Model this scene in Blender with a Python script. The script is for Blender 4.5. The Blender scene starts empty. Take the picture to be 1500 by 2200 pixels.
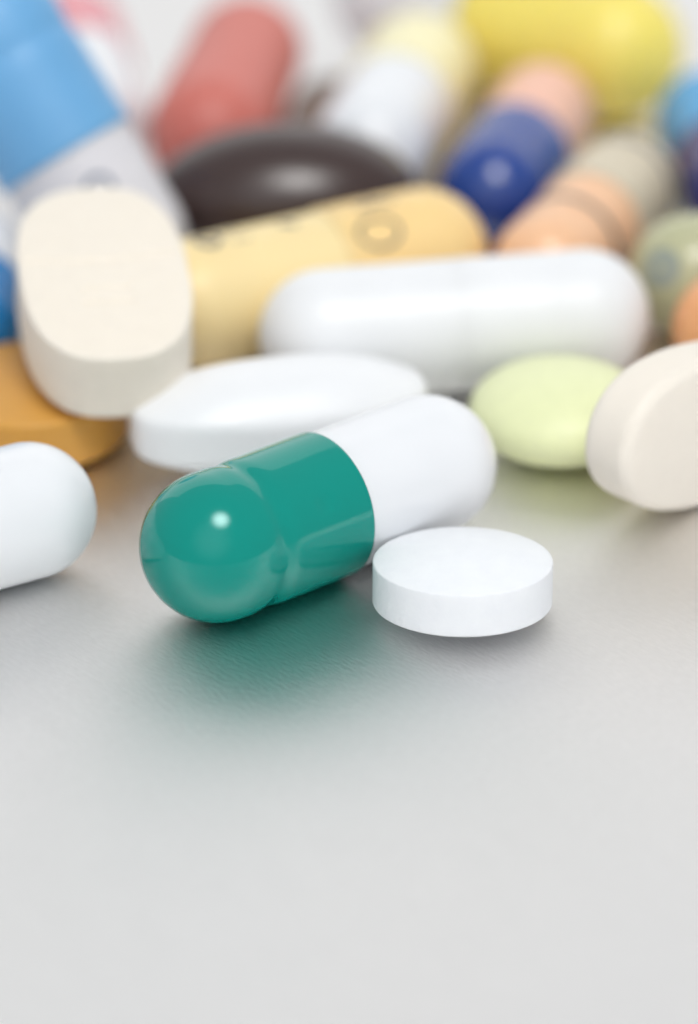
import bpy, bmesh, math, random
from mathutils import Vector, Matrix, noise

# ------------------------------------------------------------------ camera, world, lamps, exposure
MM = 0.001                                   # the layout below is written in millimetres
sc = bpy.context.scene
col = sc.collection
THETA = math.radians(27.0)                   # camera looks 27 degrees down at the table
DIST = 235.0                                 # mm from the lens to the table point in the picture's centre

cam_data = bpy.data.cameras.new('camera')
cam = bpy.data.objects.new('camera', cam_data)
col.objects.link(cam)
cam.location = (0, -DIST*math.cos(THETA)*MM, DIST*math.sin(THETA)*MM)
cam.rotation_euler = (math.radians(90) - THETA, 0, 0)
cam_data.sensor_fit = 'VERTICAL'
cam_data.sensor_height = 36.0
cam_data.lens = 36.0*41.0*DIST/2200.0
cam_data.clip_start = 0.01
cam_data.clip_end = 10.0
cam_data.dof.use_dof = True
cam_data.dof.focus_distance = 0.2225
cam_data.dof.aperture_fstop = cam_data.lens/8.6
sc.camera = cam

world = bpy.data.worlds.new('World')
sc.world = world
world.use_nodes = True
bg = world.node_tree.nodes['Background']
bg.inputs['Color'].default_value = (0.90, 0.95, 1.0, 1)
bg.inputs['Strength'].default_value = 0.47

def area_lamp(name, loc, target, sx, sy, radiance, colour):
    d = bpy.data.lights.new(name, 'AREA')
    d.shape = 'RECTANGLE'
    d.size, d.size_y = sx, sy
    d.energy = radiance*math.pi*sx*sy
    d.color = colour
    o = bpy.data.objects.new(name, d)
    col.objects.link(o)
    o.location = loc
    o.rotation_euler = (Vector(target) - Vector(loc)).to_track_quat('-Z', 'Y').to_euler()
    return o

def soft_disc(o, centre, rim, power=0.5):
    """round diffuser, brightest in its middle and fading to its rim"""
    o.data.shape = 'DISK'
    o.data.use_nodes = True
    nt = o.data.node_tree
    em = next(n for n in nt.nodes if n.type == 'EMISSION')
    geo = nt.nodes.new('ShaderNodeNewGeometry')
    dist = nt.nodes.new('ShaderNodeVectorMath')
    dist.operation = 'DISTANCE'
    dist.inputs[1].default_value = (0.5, 0.5, 0.0)
    nt.links.new(geo.outputs['Parametric'], dist.inputs[0])
    fall = nt.nodes.new('ShaderNodeMapRange')
    fall.interpolation_type = 'SMOOTHERSTEP'
    fall.inputs['From Min'].default_value = 0.0
    fall.inputs['From Max'].default_value = power
    fall.inputs['To Min'].default_value = centre
    fall.inputs['To Max'].default_value = rim
    nt.links.new(dist.outputs['Value'], fall.inputs['Value'])
    nt.links.new(fall.outputs['Result'], em.inputs['Strength'])

# tall window-sized softbox behind the pills, and the lamp above and in front of them
area_lamp('window_softbox', (0.06, 0.85, 0.41), (0.0, 0.0, 0.0), 1.7, 0.74, 0.70, (1.0, 0.98, 0.955))
fill = area_lamp('added_front_fill', (-0.1, -1.15, 0.85), (0.0, 0.0, 0.0), 2.4, 2.4, 0.28, (0.95, 0.975, 1.0))  # added lamp without a known source, lifts the pills' front faces
soft_disc(fill, 2.0, 0.0)
key = area_lamp('key_softbox', (0.085, -0.26, 0.60), (0.0, 0.0, 0.0), 0.56, 0.56, 1.36, (1.0, 0.985, 0.96))
soft_disc(key, 10.0, 0.05, 0.4)
sc.view_settings.view_transform = 'Standard'
sc.view_settings.look = 'None'
sc.view_settings.exposure = 0.0
sc.view_settings.gamma = 1.0
sc.view_settings.use_curve_mapping = False
sc.cycles.use_denoising = True
sc.cycles.max_bounces = 10
sc.cycles.caustics_reflective = True
sc.cycles.sample_clamp_indirect = 6.0

# ------------------------------------------------------------------ materials
def srgb(r, g, b):
    f = lambda c: (c/12.92 if c <= 0.04045 else ((c+0.055)/1.055)**2.4)
    return (f(r/255), f(g/255), f(b/255), 1)

def principled(name):
    m = bpy.data.materials.new(name)
    m.use_nodes = True
    nt = m.node_tree
    return m, nt, nt.nodes['Principled BSDF']

def gelatin(name, colour, rough=0.09, sss=0.12, dust=0.05, ior=1.48):
    """Glossy gelatin shell: even colour, small wobble in the gloss, faint dust."""
    m, nt, p = principled(name)
    tc = nt.nodes.new('ShaderNodeTexCoord')
    n1 = nt.nodes.new('ShaderNodeTexNoise')
    n1.inputs['Scale'].default_value = 420.0
    n1.inputs['Detail'].default_value = 3.0
    nt.links.new(tc.outputs['Object'], n1.inputs['Vector'])
    mr = nt.nodes.new('ShaderNodeMapRange')
    mr.inputs['From Min'].default_value = 0.35
    mr.inputs['From Max'].default_value = 0.75
    mr.inputs['To Min'].default_value = rough
    mr.inputs['To Max'].default_value = rough + 0.08
    nt.links.new(n1.outputs['Fac'], mr.inputs['Value'])
    nt.links.new(mr.outputs['Result'], p.inputs['Roughness'])
    # slow wobble of the moulded shell
    n2 = nt.nodes.new('ShaderNodeTexNoise')
    n2.inputs['Scale'].default_value = 260.0
    n2.inputs['Detail'].default_value = 1.0
    nt.links.new(tc.outputs['Object'], n2.inputs['Vector'])
    b = nt.nodes.new('ShaderNodeBump')
    b.inputs['Strength'].default_value = dust
    b.inputs['Distance'].default_value = 0.0006
    nt.links.new(n2.outputs['Fac'], b.inputs['Height'])
    nt.links.new(b.outputs['Normal'], p.inputs['Normal'])
    hsv = nt.nodes.new('ShaderNodeMix')
    hsv.data_type = 'RGBA'
    hsv.inputs['A'].default_value = colour
    hsv.inputs['B'].default_value = tuple(c*0.94 for c in colour[:3]) + (1,)
    nt.links.new(n2.outputs['Fac'], hsv.inputs['Factor'])
    nt.links.new(hsv.outputs['Result'], p.inputs['Base Color'])
    p.inputs['IOR'].default_value = ior
    p.inputs['Subsurface Weight'].default_value = sss
    p.inputs['Subsurface Radius'].default_value = (1.0, 1.0, 1.0)
    p.inputs['Subsurface Scale'].default_value = 0.0012
    return m

def chalk(name, colour, rough=0.55, sss=0.15, grain=0.10, speck=0.04, scale=5200.0):
    """Pressed powder: matte, fine grain, faint mottling."""
    m, nt, p = principled(name)
    tc = nt.nodes.new('ShaderNodeTexCoord')
    n1 = nt.nodes.new('ShaderNodeTexNoise')
    n1.inputs['Scale'].default_value = scale
    n1.inputs['Detail'].default_value = 4.0
    nt.links.new(tc.outputs['Object'], n1.inputs['Vector'])
    b = nt.nodes.new('ShaderNodeBump')
    b.inputs['Strength'].default_value = grain
    b.inputs['Distance'].default_value = 0.00012
    nt.links.new(n1.outputs['Fac'], b.inputs['Height'])
    nt.links.new(b.outputs['Normal'], p.inputs['Normal'])
    n2 = nt.nodes.new('ShaderNodeTexNoise')
    n2.inputs['Scale'].default_value = 900.0
    n2.inputs['Detail'].default_value = 6.0
    nt.links.new(tc.outputs['Object'], n2.inputs['Vector'])
    mx = nt.nodes.new('ShaderNodeMix')
    mx.data_type = 'RGBA'
    mx.inputs['A'].default_value = tuple(c*(1-speck*1.6) for c in colour[:3]) + (1,)
    mx.inputs['B'].default_value = tuple(min(0.93, c*(1+speck)) for c in colour[:3]) + (1,)
    nt.links.new(n2.outputs['Fac'], mx.inputs['Factor'])
    nt.links.new(mx.outputs['Result'], p.inputs['Base Color'])
    p.inputs['Roughness'].default_value = rough
    p.inputs['IOR'].default_value = 1.42
    p.inputs['Subsurface Weight'].default_value = sss
    p.inputs['Subsurface Radius'].default_value = (1.0, 1.0, 1.0)
    p.inputs['Subsurface Scale'].default_value = 0.0010
    return m

def ink(name, colour):
    m, nt, p = principled(name)
    tc = nt.nodes.new('ShaderNodeTexCoord')
    n = nt.nodes.new('ShaderNodeTexNoise')
    n.inputs['Scale'].default_value = 3000.0
    nt.links.new(tc.outputs['Object'], n.inputs['Vector'])
    mx = nt.nodes.new('ShaderNodeMix')
    mx.data_type = 'RGBA'
    mx.inputs['A'].default_value = colour
    mx.inputs['B'].default_value = tuple(min(1, c*1.5) for c in colour[:3]) + (1,)
    nt.links.new(n.outputs['Fac'], mx.inputs['Factor'])
    nt.links.new(mx.outputs['Result'], p.inputs['Base Color'])
    p.inputs['Roughness'].default_value = 0.35
    return m

def brushed_metal():
    m, nt, p = principled('brushed aluminium')
    tc = nt.nodes.new('ShaderNodeTexCoord')
    rot = nt.nodes.new('ShaderNodeMapping')
    rot.inputs['Rotation'].default_value = (0, 0, math.radians(48))    # local x runs along the brushing
    nt.links.new(tc.outputs['Object'], rot.inputs['Vector'])
    st = nt.nodes.new('ShaderNodeMapping')
    st.inputs['Scale'].default_value = (0.36, 1.0, 1.0)
    nt.links.new(rot.outputs['Vector'], st.inputs['Vector'])
    fine = nt.nodes.new('ShaderNodeTexNoise')
    fine.inputs['Scale'].default_value = 5000.0
    fine.inputs['Detail'].default_value = 3.0
    nt.links.new(st.outputs['Vector'], fine.inputs['Vector'])
    st2 = nt.nodes.new('ShaderNodeMapping')
    st2.inputs['Scale'].default_value = (0.10, 1.0, 1.0)
    nt.links.new(rot.outputs['Vector'], st2.inputs['Vector'])
    wide = nt.nodes.new('ShaderNodeTexNoise')
    wide.inputs['Scale'].default_value = 2200.0
    wide.inputs['Detail'].default_value = 4.0
    nt.links.new(st2.outputs['Vector'], wide.inputs['Vector'])
    add = nt.nodes.new('ShaderNodeMath')
    add.operation = 'ADD'
    nt.links.new(fine.outputs['Fac'], add.inputs[0])
    weak = nt.nodes.new('ShaderNodeMath')
    weak.operation = 'MULTIPLY'
    weak.inputs[1].default_value = 0.3
    nt.links.new(wide.outputs['Fac'], weak.inputs[0])
    nt.links.new(weak.outputs['Value'], add.inputs[1])
    b = nt.nodes.new('ShaderNodeBump')
    b.inputs['Strength'].default_value = 0.42
    b.inputs['Distance'].default_value = 0.00008
    nt.links.new(add.outputs['Value'], b.inputs['Height'])
    nt.links.new(b.outputs['Normal'], p.inputs['Normal'])
    mr = nt.nodes.new('ShaderNodeMapRange')
    mr.inputs['From Min'].default_value = 0.3
    mr.inputs['From Max'].default_value = 0.7
    mr.inputs['To Min'].default_value = 0.55
    mr.inputs['To Max'].default_value = 0.58
    nt.links.new(wide.outputs['Fac'], mr.inputs['Value'])
    nt.links.new(mr.outputs['Result'], p.inputs['Roughness'])
    mx = nt.nodes.new('ShaderNodeMix')
    mx.data_type = 'RGBA'
    mx.inputs['A'].default_value = (0.882, 0.870, 0.860, 1)
    mx.inputs['B'].default_value = (0.975, 0.962, 0.952, 1)
    nt.links.new(fine.outputs['Fac'], mx.inputs['Factor'])
    nt.links.new(mx.outputs['Result'], p.inputs['Base Color'])
    p.inputs['Metallic'].default_value = 1.0
    tang = nt.nodes.new('ShaderNodeCombineXYZ')                        # across the brushing lines
    tang.inputs[0].default_value, tang.inputs[1].default_value = 0.98, 0.20
    nt.links.new(tang.outputs['Vector'], p.inputs['Tangent'])
    p.inputs['Anisotropic'].default_value = 0.80
    return m

WHITE = (0.86, 0.875, 0.90, 1)

# ------------------------------------------------------------------ mesh helpers
def mesh_object(name, verts, faces, mat, parent=None, smooth=True, sharp_deg=50):
    me = bpy.data.meshes.new(name)
    me.from_pydata([tuple(c*MM for c in v) for v in verts], [], faces)
    me.update()
    bm = bmesh.new()
    bm.from_mesh(me)
    bmesh.ops.recalc_face_normals(bm, faces=bm.faces)
    bm.to_mesh(me)
    bm.free()
    if smooth:
        for f in me.polygons:
            f.use_smooth = True
    me.materials.append(mat)
    o = bpy.data.objects.new(name, me)
    col.objects.link(o)
    if parent is not None:
        o.parent = parent
    return o

def tag(o, label, cat, group=None):
    o['label'] = label
    o['category'] = cat
    if group:
        o['group'] = group
    return o

def lathe(profile, seg=112, bump=None):
    """profile: (x along the axis, radius) from one pole to the other; bump(x, angle, r) -> radius."""
    verts, faces = [], []
    rings = []
    for (x, r) in profile:
        if r < 1e-6:
            rings.append([len(verts)])
            verts.append((x, 0, 0))
        else:
            ring = []
            for k in range(seg):
                a = 2*math.pi*k/seg
                rr = bump(x, a, r) if bump else r
                ring.append(len(verts))
                verts.append((x, rr*math.cos(a), rr*math.sin(a)))
            rings.append(ring)
    for p, q in zip(rings, rings[1:]):
        if len(p) == 1 and len(q) == 1:
            continue
        if len(p) == 1:
            for k in range(seg):
                faces.append((p[0], q[k], q[(k+1) % seg]))
        elif len(q) == 1:
            for k in range(seg):
                faces.append((p[k], q[0], p[(k+1) % seg]))
        else:
            for k in range(seg):
                faces.append((p[k], q[k], q[(k+1) % seg], p[(k+1) % seg]))
    return verts, faces

def dome(cx, r, length, n=26):
    """dome points from the pole (x = cx-length) to the equator (x = cx, radius r)"""
    pts = []
    for i in range(n+1):
        t = i/n*math.pi/2
        pts.append((cx - length*math.cos(t), r*math.sin(t)))
    return pts

# local frame of every capsule: x runs from the cap's dome centre (x = 0) to the body's dome centre (x = cc)
def capsule(name, label, A, B, rc, rb, cap_len, cap_mat, body_mat, group='capsules on the table', roll=0.0, dimples=(), seed=1, groove=0.115, flush=False):
    A, B = Vector(A), Vector(B)
    cc = (B - A).length
    root = bpy.data.objects.new(name, None)
    col.objects.link(root)
    root.empty_display_size = 0.003
    tag(root, label, 'capsule', group)
    x_axis = (B - A).normalized()
    y_axis = Vector((0, 0, 1)).cross(x_axis).normalized()
    z_axis = x_axis.cross(y_axis)
    M = Matrix((x_axis, y_axis, z_axis)).transposed().to_4x4()
    M = Matrix.Translation(A*MM) @ M @ Matrix.Rotation(roll, 4, 'X')
    root.matrix_world = M
    rim = cap_len - rc                       # x of the cap's open rim
    rnd = Vector((seed*7.3, seed*3.1, seed*1.7))
    g0 = 1.55                                # where the locking groove runs
    def cap_r(x, a, r):
        q = Vector((x*0.25, math.cos(a)*0.9, math.sin(a)*0.9)) + rnd
        r += 0.012*noise.noise(q)
        if groove and x > -1.0:
            w = 0.52 + 0.14*noise.noise(q*2.3)
            c = g0 + 0.16*noise.noise(q*1.4 + Vector((9, 0, 0)))
            r -= groove*math.exp(-((x-c)/w)**2)
            for k in range(6):               # six little pinched dents in the groove
                da = (a - (k*math.pi/3 + 0.4) + math.pi) % (2*math.pi) - math.pi
                r -= 0.4*groove*math.exp(-((x-c)/0.5)**2 - (da/0.17)**2)
        for (dx, ang, depth, sx, sa) in dimples:
            da = (a - ang + math.pi) % (2*math.pi) - math.pi
            r -= depth*math.exp(-(((x-dx)/sx)**2 + (da/sa)**2)**2)
        return r
    def body_r(x, a, r):
        q = Vector((x*0.25, math.cos(a)*0.9, math.sin(a)*0.9)) + rnd*(1 if flush else 2)
        return r + 0.012*noise.noise(q)
    prof = dome(0, rc, rc, 30)
    n = 56
    for i in range(1, n+1):
        prof.append(((rim - 0.10)*i/n, rc))
    prof += [(rim - 0.05, rc - 0.012), (rim - 0.015, rc - 0.04), (rim, rc - 0.085), (rim - 0.01, rb - 0.03), (rim - 0.4, rb - 0.05)]
    if flush:                                # tight joint with next to no step
        prof = [q for q in prof[:-5] if q[0] < rim - 0.6]
        prof += [(rim - 0.5, rc), (rim - 0.25, (rc+rb)/2 + 0.004), (rim, rb + 0.002)]
    v, f = lathe(prof, bump=cap_r)
    c = mesh_object('cap', v, f, cap_mat, root)
    bp = [(rim - 0.6, rb - 0.25), (rim - 0.55, rb - 0.02)] if not flush else [(rim - 0.06, rb - 0.25), (rim - 0.05, rb), (rim - 0.02, rb), (rim + 0.01, rb)]
    m = 30
    x0, x1 = bp[-1][0], cc
    for i in range(1, m):
        bp.append((x0 + (x1-x0)*i/m, rb))
    bp += [(2*cc - x, r) for (x, r) in reversed(dome(cc, rb, rb, 30))]
    bp = [(bp[0][0], 0.0)] + bp
    v, f = lathe(bp, bump=body_r)
    b = mesh_object('body', v, f, body_mat, root)
    return root, c, b

def surface_strip(name, parent, mat, strokes, radius, width, cx=None, lift=0.028):
    """Printed strokes wrapped round a capsule: strokes are polylines of (x, angle) on radius(x)."""
    verts, faces = [], []
    def P(x, a):
        r = radius(x) + lift
        return Vector((x, r*math.cos(a), r*math.sin(a)))
    for line, closed in strokes:
        n = len(line)
        base = len(verts)
        for i, (x, a) in enumerate(line):
            p0 = line[(i-1) % n] if (closed or i > 0) else line[i]
            p1 = line[(i+1) % n] if (closed or i < n-1) else line[i]
            rr = max(radius(x), 0.3)
            tx, ta = p1[0]-p0[0], (p1[1]-p0[1])*rr
            L = math.hypot(tx, ta) or 1
            nx, na = -ta/L*width/2, tx/L*width/2/rr
            verts.append(P(x+nx, a+na))
            verts.append(P(x-nx, a-na))
        for i in range(n if closed else n-1):
            j = (i+1) % n
            faces.append((base+2*i, base+2*j, base+2*j+1, base+2*i+1))
    return mesh_object(name, verts, faces, mat, parent)

def pill_radius(rc, cc):
    def r(x):
        if x < 0:
            return math.sqrt(max(0.0, rc*rc - x*x))
        if x > cc:
            return math.sqrt(max(0.0, rc*rc - (x-cc)**2))
        return rc
    return r

def ring_stroke(x0, a0, rx, ra, n=40, start=0.0, end=2*math.pi):
    full = abs(end-start-2*math.pi) < 1e-6
    k = n if full else n+1
    return ([(x0 + rx*math.cos(start+(end-start)*i/n), a0 + ra*math.sin(start+(end-start)*i/n)) for i in range(k)], full)

def superellipse(a, b, p, ang):
    c, s = math.cos(ang), math.sin(ang)
    d = (abs(c/a)**p + abs(s/b)**p)**(-1.0/p)
    return d*c, d*s

def stadium(a, b, ang):
    """outline with straight flanks and round ends"""
    c, s = math.cos(ang), math.sin(ang)
    L = a - b
    if abs(s) > 1e-9:
        t = b/abs(s)
        if abs(t*c) <= L:
            return t*c, t*s
    h = L*abs(c)
    d = h + math.sqrt(max(0, h*h - L*L + b*b))
    return d*c, d*s

def tablet_mesh(outline, wall, dome_h, bevel=0.18, seg=160, rings=40, relief=None, rough_edge=0.012, seed=1, land=0.0, dome_pow=2.0):
    """Pressed tablet, centre at the origin: band of height wall, a dome of height dome_h above and below."""
    verts, faces, ringset = [], [], []
    rnd = Vector((seed*5.1, seed*2.3, seed*9.7))
    pts = [outline(2*math.pi*k/seg) for k in range(seg)]
    def push(fn):
        ids = []
        for k in range(seg):
            ids.append(len(verts))
            verts.append(fn(k))
        ringset.append(ids)
    def top(t, sgn):
        tt = max(0.0, (t-0.0)/(1.0-land)) if land else t
        tt = min(1.0, tt)
        return sgn*(wall/2 - drop + dome_h*(1 - tt**dome_pow))
    rmin = min(math.hypot(*q) for q in pts)
    u0 = math.atan(dome_pow*dome_h/rmin) if not land else 0.0
    drop = bevel*(1 - math.cos(u0))
    def edge(k):
        q = Vector(pts[k]+(0,))*1.7 + rnd
        return rough_edge*noise.noise(q*2.0) + 0.6*rough_edge*noise.noise(q*6.0)
    def add_cap(sgn):
        out = []
        for i in range(1, rings+1):
            t = i/rings
            s = 1.0
            def fn(k, t=t):
                x, y = pts[k]
                L = math.hypot(x, y)
                sc_ = t*(L - bevel*(1 - math.sin(u0)))/L
                X, Y = x*sc_, y*sc_
                z = top(t, sgn)
                if relief and sgn > 0:
                    z += relief(X, Y)
                return (X, Y, z)
            out.append(fn)
        return out
    tops = add_cap(1)
    centre_top = 0
    verts.append((0, 0, top(0, 1) + (relief(0, 0) if relief else 0)))
    for fn in tops:
        push(fn)
    nb = 5
    for i in range(1, nb+1):
        u = u0 + i/nb*(math.pi/2 - u0)
        def fn(k, u=u):
            x, y = pts[k]
            L = math.hypot(x, y)
            s_ = (L - bevel + bevel*math.sin(u) + edge(k)*math.sin(u))/L
            return (x*s_, y*s_, wall/2 - bevel + bevel*math.cos(u) + edge(k))
        push(fn)
    nw = 6
    for i in range(1, nw):
        z = (wall/2 - bevel)*(1 - 2*i/nw)
        def fn(k, z=z):
            x, y = pts[k]
            L = math.hypot(x, y)
            s_ = (L + edge(k)*abs(z)/(wall/2))/L
            return (x*s_, y*s_, z)
        push(fn)
    for i in range(nb, 0, -1):
        u = u0 + i/nb*(math.pi/2 - u0)
        def fn(k, u=u):
            x, y = pts[k]
            L = math.hypot(x, y)
            s_ = (L - bevel + bevel*math.sin(u) + edge(k+0)*math.sin(u))/L
            return (x*s_, y*s_, -(wall/2 - bevel + bevel*math.cos(u)) + edge(k))
        push(fn)
    for fn in reversed(add_cap(-1)):
        push(fn)
    last = len(verts)
    verts.append((0, 0, top(0, -1)))
    first = ringset[0]
    for k in range(seg):
        faces.append((0, first[k], first[(k+1) % seg]))
    for p, q in zip(ringset, ringset[1:]):
        for k in range(seg):
            faces.append((p[k], q[k], q[(k+1) % seg], p[(k+1) % seg]))
    end = ringset[-1]
    for k in range(seg):
        faces.append((end[k], last, end[(k+1) % seg]))
    return verts, faces

def place(o, loc, yaw=0, pitch=0, roll=0):
    """yaw about z, then tilt: pitch about the yawed y axis, roll about the yawed x axis (degrees)"""
    R = Matrix.Rotation(math.radians(yaw), 4, 'Z') @ Matrix.Rotation(math.radians(pitch), 4, 'Y') @ Matrix.Rotation(math.radians(roll), 4, 'X')
    o.matrix_world = Matrix.Translation(Vector(loc)*MM) @ R
    return o

def ellipsoid(name, a, b, c, mat, band=0.0, pw=2.0, seed=1):
    """sugar-coated pill: lens of half axes a, b, c with a softly rounded equator"""
    verts, faces = [], []
    seg, rings = 128, 64
    rnd = Vector((seed*3.3, seed*1.9, seed*4.1))
    ids = []
    for i in range(rings+1):
        u = -math.pi/2 + math.pi*i/rings
        cr, z = math.cos(u), math.sin(u)
        cr = abs(cr)**(2.0/pw)
        if i in (0, rings):
            ids.append([len(verts)])
            verts.append((0, 0, c*z))
            continue
        row = []
        for k in range(seg):
            t = 2*math.pi*k/seg
            x, y = a*cr*math.cos(t), b*cr*math.sin(t)
            s_ = 1 + 0.006*noise.noise(Vector((x, y, c*z))*0.35 + rnd)
            row.append(len(verts))
            verts.append((x*s_, y*s_, c*z*s_))
        ids.append(row)
    for p, q in zip(ids, ids[1:]):
        for k in range(seg):
            k2 = (k+1) % seg
            if len(p) == 1:
                faces.append((p[0], q[k], q[k2]))
            elif len(q) == 1:
                faces.append((p[k], q[0], p[k2]))
            else:
                faces.append((p[k], q[k], q[k2], p[k2]))
    return mesh_object(name, verts, faces, mat)

# ------------------------------------------------------------------ the setting: a brushed metal table top
tv = [(-1400, -700, 0), (1400, -700, 0), (1400, 900, 0), (-1400, 900, 0)]
table = mesh_object('table_top', tv, [(0, 1, 2, 3)], brushed_metal(), smooth=False)
table['kind'] = 'structure'

# ------------------------------------------------------------------ capsules
white_gel = gelatin('white gelatin', WHITE, 0.14, 0.2)
white_dull = gelatin('satin white gelatin', (0.88, 0.89, 0.905, 1), 0.34, 0.2)
teal_gel = gelatin('teal gelatin', srgb(0, 142, 129), 0.06, 0.0, 0.03, 1.5)
teal_gel.node_tree.nodes['Principled BSDF'].inputs['Specular Tint'].default_value = (0.75, 1.0, 1.0, 1)
capsule('capsule', 'glossy teal and white capsule in front, beside the round white tablet',
        (-6.63, -11.29, 3.84), (3.99, -1.87, 3.66), 3.83, 3.66, 11.1, teal_gel, white_gel,
        roll=0.35, dimples=((4.5, 2.19, 0.07, 0.55, 0.13),), seed=1)

capsule('capsule', 'plain white capsule end reaching in at the picture\'s left edge',
        (-28.48, -14.35, 3.66), (-16.28, -6.75, 3.52), 3.64, 3.50, 10.6, white_gel, white_gel, seed=2)

capsule('capsule', 'large white capsule lying lengthwise behind the lime tablet',
        (12.95, 16.7, 3.70), (-1.3, 14.1, 3.69), 3.70, 3.685, 10.9, white_dull, white_dull, seed=3, groove=0.03, flush=True)

yel_cap = gelatin('butter yellow gelatin', srgb(252, 217, 152), 0.36, 0.25)
yel_body = gelatin('pale butter gelatin', srgb(252, 228, 172), 0.36, 0.25)
grey_ink = ink('grey print', (0.07, 0.07, 0.075, 1))
cA, cB = Vector((4.1, 25.0, 3.78)), Vector((-8.5, 18.45, 3.66))
root, ccap, cbody = capsule('capsule', 'pale yellow capsule with grey printing, behind the large white one',
        cA, cB, 3.77, 3.64, 9.8, yel_cap, yel_body, seed=4, groove=0.0)

coral = gelatin('coral red gelatin', srgb(212, 118, 106), 0.4, 0.15)
capsule('capsule', 'dusty coral red capsule pointing away behind the dark brown pill',
        (-8.4, 43.2, 3.75), (-6.5, 57.0, 3.6), 3.75, 3.6, 10.2, coral, coral, seed=5, groove=0.0)

pale_yel = gelatin('lemon gelatin', srgb(252, 243, 196), 0.25, 0.2)
capsule('capsule', 'capsule with white front half and pale yellow far half, left of the big yellow one',
        (4.3, 53.5, 3.75), (1.4, 41.0, 3.65), 3.75, 3.62, 10.0, pale_yel, white_gel, seed=6, groove=0.0)

yellow = gelatin('sunny yellow gelatin', srgb(255, 232, 122), 0.26, 0.6)
capsule('capsule', 'big bright yellow and white capsule farthest back at the right',
        (16.6, 55.2, 4.5), (3.2, 66.0, 4.3), 4.5, 4.3, 14.0, yellow, white_gel, seed=7)

navy = gelatin('royal blue gelatin', srgb(28, 66, 148), 0.18, 0.05, 0.05, 1.68)
peach = gelatin('peach gelatin', srgb(249, 194, 170), 0.3, 0.2, 0.05, 1.6)
capsule('capsule', 'capsule with royal blue dome toward the viewer and peach far half',
        (8.5, 35.2, 3.3), (11.9, 47.6, 3.2), 3.3, 3.2, 9.6, navy, peach, seed=8)

orange = gelatin('apricot gelatin', srgb(248, 198, 156), 0.3, 0.2, 0.05, 1.6)
beige = gelatin('stone beige gelatin', srgb(214, 202, 178), 0.26, 0.2)
root16, cap16, body16 = capsule('capsule', 'apricot and beige capsule with dark bands leaning behind the white one',
        (16.3, 36.0, 3.3), (11.3, 24.4, 3.2), 3.28, 3.16, 9.2, beige, orange, seed=9, groove=0.0)

sky_gel = gelatin('sky blue gelatin', srgb(60, 164, 222), 0.16, 0.1)
plum = gelatin('indigo gelatin', srgb(48, 52, 118), 0.16, 0.1)
capsule('capsule', 'sky blue and indigo capsule cut by the right edge near the top',
        (23.1, 34.0, 3.3), (22.0, 46.4, 3.2), 3.3, 3.2, 9.0, plum, sky_gel, seed=10, groove=0.0)

sage = gelatin('sage green gelatin', srgb(192, 192, 156), 0.2, 0.2)
root19, cap19, body19 = capsule('capsule', 'sage green capsule with printed ring cut by the right edge',
        (19.3, 22.6, 3.5), (32.0, 26.0, 3.4), 3.5, 3.4, 9.6, sage, sage, seed=11, groove=0.0)

amber = gelatin('orange gelatin', srgb(244, 176, 122), 0.26, 0.2)
capsule('capsule', 'orange capsule peeking out above the off-white tablet at the right edge',
        (21.2, 15.4, 3.4), (34.0, 17.5, 3.3), 3.4, 3.3, 9.6, amber, amber, seed=12, groove=0.0)

blue = gelatin('azure gelatin', srgb(112, 174, 222), 0.42, 0.15)
lilac = gelatin('lilac white gelatin', (0.74, 0.73, 0.77, 1), 0.42, 0.3)
root8, cap8, body8 = capsule('capsule', 'azure and lilac white capsule propped up at the left behind the cream tablet',
        (-20.4, 31.2, 14.6), (-13.25, 26.5, 4.06), 4.22, 4.0, 12.3, blue, lilac, seed=13)

pink = gelatin('rose pink gelatin', srgb(232, 150, 158), 0.18, 0.2)
capsule('capsule', 'rose pink and white capsule far behind the propped azure one',
        (-17.7, 60.0, 3.45), (-15.6, 46.8, 3.3), 3.45, 3.3, 9.8, pink, white_gel, seed=14, groove=0.0)

deep_blue = gelatin('deep azure gelatin', srgb(30, 128, 196), 0.14, 0.1)
capsule('capsule', 'deep blue and white capsule at the left edge behind the golden tablet',
        (-21.1, 16.6, 2.98), (-21.3, 26.6, 2.85), 2.95, 2.82, 7.6, deep_blue, white_gel, seed=15, groove=0.0)

# ------------------------------------------------------------------ tablets
white_chalk = chalk('white pressed powder', (0.865, 0.885, 0.925, 1), 0.55, 0.2, 0.30, 0.03, 3600.0)
v, f = tablet_mesh(lambda t: (4.5*math.cos(t), 4.5*math.sin(t)), 2.25, 0.62, bevel=0.10, seed=3, seg=260, rough_edge=0.014)
o = mesh_object('tablet', v, f, white_chalk)
place(o, (5.68, -11.25, 1.86), 0, 0, -5.0)
tag(o, 'small round white tablet in front, right of the teal capsule', 'tablet', 'tablets on the table')

coat = chalk('white film coating', (0.86, 0.87, 0.885, 1), 0.34, 0.2, 0.02, 0.01)
v, f = tablet_mesh(lambda t: superellipse(8.05, 3.6, 2.4, t), 3.2, 1.6, bevel=0.95, dome_pow=2.6, seed=4, rough_edge=0.006)
o = mesh_object('tablet', v, f, coat)
place(o, (-3.7, 5.8, 2.92), 14, 0, 0)
tag(o, 'smooth white oblong tablet lying behind the teal capsule', 'tablet', 'tablets on the table')

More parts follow.
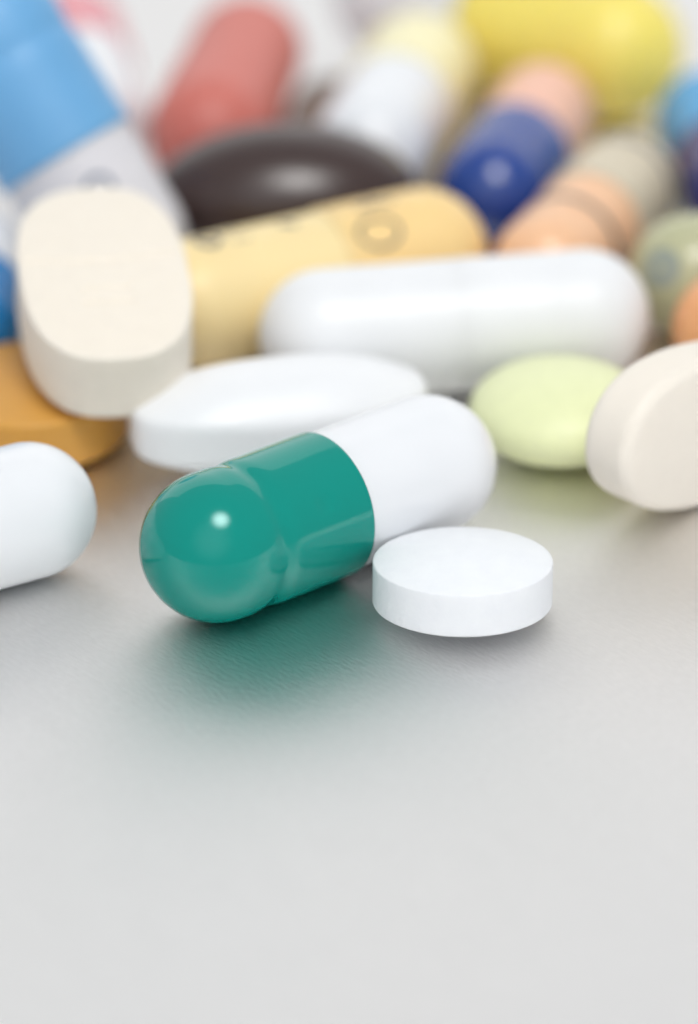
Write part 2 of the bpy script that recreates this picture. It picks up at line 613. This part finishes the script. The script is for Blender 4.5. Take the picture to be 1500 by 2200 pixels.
cream = chalk('cream pressed powder', srgb(243, 234, 220), 0.62, 0.25, 0.12, 0.03, 4200.0)
def cream_relief(x, y):
    d = 0.0
    d -= 0.22*math.exp(-((x - 0.6 - 0.04*y*y)/0.16)**2)*(1 if abs(y) < 4.2 else 0)
    for (cx, l) in ((-1.9, 1.15), (-3.1, 1.25)):
        w = max(0.0, abs(y) - l)
        d -= 0.22*math.exp(-((x-cx)/0.2)**2 - (w/0.15)**2)
    return d
v, f = tablet_mesh(lambda t: superellipse(7.9, 4.55, 2.65, t), 4.0, 0.3, bevel=0.22, seed=5, relief=cream_relief, rings=90, seg=240, rough_edge=0.03)
o = mesh_object('tablet', v, f, cream)
place(o, (-13.2, 10.9, 7.25), 99, -12, 0)
tag(o, 'thick cream oval tablet propped on the golden one at left', 'tablet', 'tablets on the table')

gold = chalk('ochre film coating', srgb(214, 158, 74), 0.42, 0.2, 0.05, 0.03)
v, f = tablet_mesh(lambda t: (5.4*math.cos(t), 5.4*math.sin(t)), 2.9, 0.35, bevel=0.3, seed=6, rough_edge=0.01)
o = mesh_object('tablet', v, f, gold)
place(o, (-17.3, 9.0, 1.85), 0, 0, 0)
tag(o, 'golden ochre round tablet under the cream one at the left edge', 'tablet', 'tablets on the table')

off = chalk('off-white pressed powder', srgb(242, 234, 222), 0.6, 0.25, 0.10, 0.02)
v, f = tablet_mesh(lambda t: superellipse(7.1, 4.2, 2.3, t), 3.2, 0.4, bevel=0.7, seed=7, rough_edge=0.02)
o = mesh_object('tablet', v, f, off)
place(o, (18.0, 1.6, 4.33), 45, 10, 90)
tag(o, 'thick off-white tablet tilted on its edge at the right edge', 'tablet', 'tablets on the table')

lime = chalk('lime sugar coating', srgb(234, 239, 192), 0.42, 0.25, 0.03, 0.05)
o = ellipsoid('tablet', 4.95, 4.95, 2.35, lime, pw=2.1, seed=2)
place(o, (11.35, 7.3, 2.36), 0, 0, 0)
tag(o, 'pale lime green lens-shaped tablet beside the off-white one', 'tablet', 'tablets on the table')

brown = chalk('dark chocolate brown coating', srgb(60, 43, 40), 0.28, 0.0, 0.01, 0.02)
brown.node_tree.nodes['Principled BSDF'].inputs['IOR'].default_value = 1.62
o = ellipsoid('tablet', 7.7, 4.9, 4.05, brown, pw=2.0, seed=3)
place(o, (-3.7, 33.1, 4.06), 2, 0, 0)
tag(o, 'dark brown glossy oval pill behind the pale yellow capsule', 'tablet', 'tablets on the table')

taupe = chalk('taupe gap shade', srgb(122, 108, 98), 0.4, 0.0, 0.05, 0.03)  # added tablet, stands in for the dark shade beside the coral capsule
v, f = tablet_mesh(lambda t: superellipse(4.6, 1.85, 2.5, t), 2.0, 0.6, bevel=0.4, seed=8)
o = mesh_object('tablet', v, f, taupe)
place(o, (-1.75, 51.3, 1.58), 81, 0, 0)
tag(o, 'added taupe tablet standing in for shade in the gap between coral red and white-yellow capsules', 'tablet', 'tablets on the table')

# ------------------------------------------------------------------ printing
def sphere_ring(name, parent, mat, centre, r, direction, ang, width, start=0.0, end=2*math.pi, n=40, lift=0.028):
    """Printed ring on a dome; centre and direction are in the capsule's local frame."""
    d = Vector(direction).normalized()
    u = d.orthogonal().normalized()
    w = d.cross(u)
    verts, faces = [], []
    for i in range(n+1):
        t = start + (end-start)*i/n
        e = u*math.cos(t) + w*math.sin(t)
        for g in (ang - width/2/r, ang + width/2/r):
            verts.append(Vector(centre) + (d*math.cos(g) + e*math.sin(g))*(r+lift))
    for i in range(n):
        faces.append((2*i, 2*i+2, 2*i+3, 2*i+1))
    return mesh_object(name, verts, faces, mat, parent)

rad = pill_radius(3.77, 40)
surface_strip('printed_mark', ccap, grey_ink, [ring_stroke(3.84, 0.93, 1.25, 0.25)], rad, 0.22)
surface_strip('printed_mark', ccap, grey_ink, [([(4.2, 1.50), (3.0, 1.54), (2.0, 1.48)], False), ([(3.0, 1.54), (3.0, 1.85)], False)], rad, 0.34)
rad_b = pill_radius(3.65, 40)
surface_strip('printed_mark', cbody, grey_ink, [([(8.1, 1.46), (8.9, 1.62)], False)], rad_b, 0.4)
surface_strip('printed_mark', cbody, grey_ink, [([(11.3, 1.36), (11.5, 1.75)], False), ([(11.9, 1.36), (12.1, 1.75)], False)], rad_b, 0.36)
surface_strip('printed_mark', cbody, grey_ink, [ring_stroke(13.4, 1.56, 0.6, 0.17)], rad_b, 0.34)

band_grey = ink('soft grey band', (0.08, 0.075, 0.075, 1))
band = lambda x: ([(x, 2*math.pi*i/90) for i in range(90)], True)
surface_strip('dark_band', body16, band_grey, [band(9.6)], pill_radius(3.16, 12.6), 0.55)  # plain dark rings round the body and the cap
surface_strip('dark_band', cap16, band_grey, [band(0.5)], pill_radius(3.28, 12.6), 0.45)

green_ink = ink('grey green print', (0.24, 0.27, 0.24, 1))
Minv = root19.matrix_world.to_3x3().inverted()
v_dir = Vector((-0.535, -0.713, 0.452))
sphere_ring('printed_mark', cap19, green_ink, (0, 0, 0), 3.5, Minv @ v_dir, 0.20, 0.85)

blue_ink = ink('blue grey print', (0.10, 0.13, 0.20, 1))
surface_strip('printed_mark', body8, blue_ink, [ring_stroke(10.8, 2.25, 0.75, 0.20)], pill_radius(3.98, 40), 0.3)
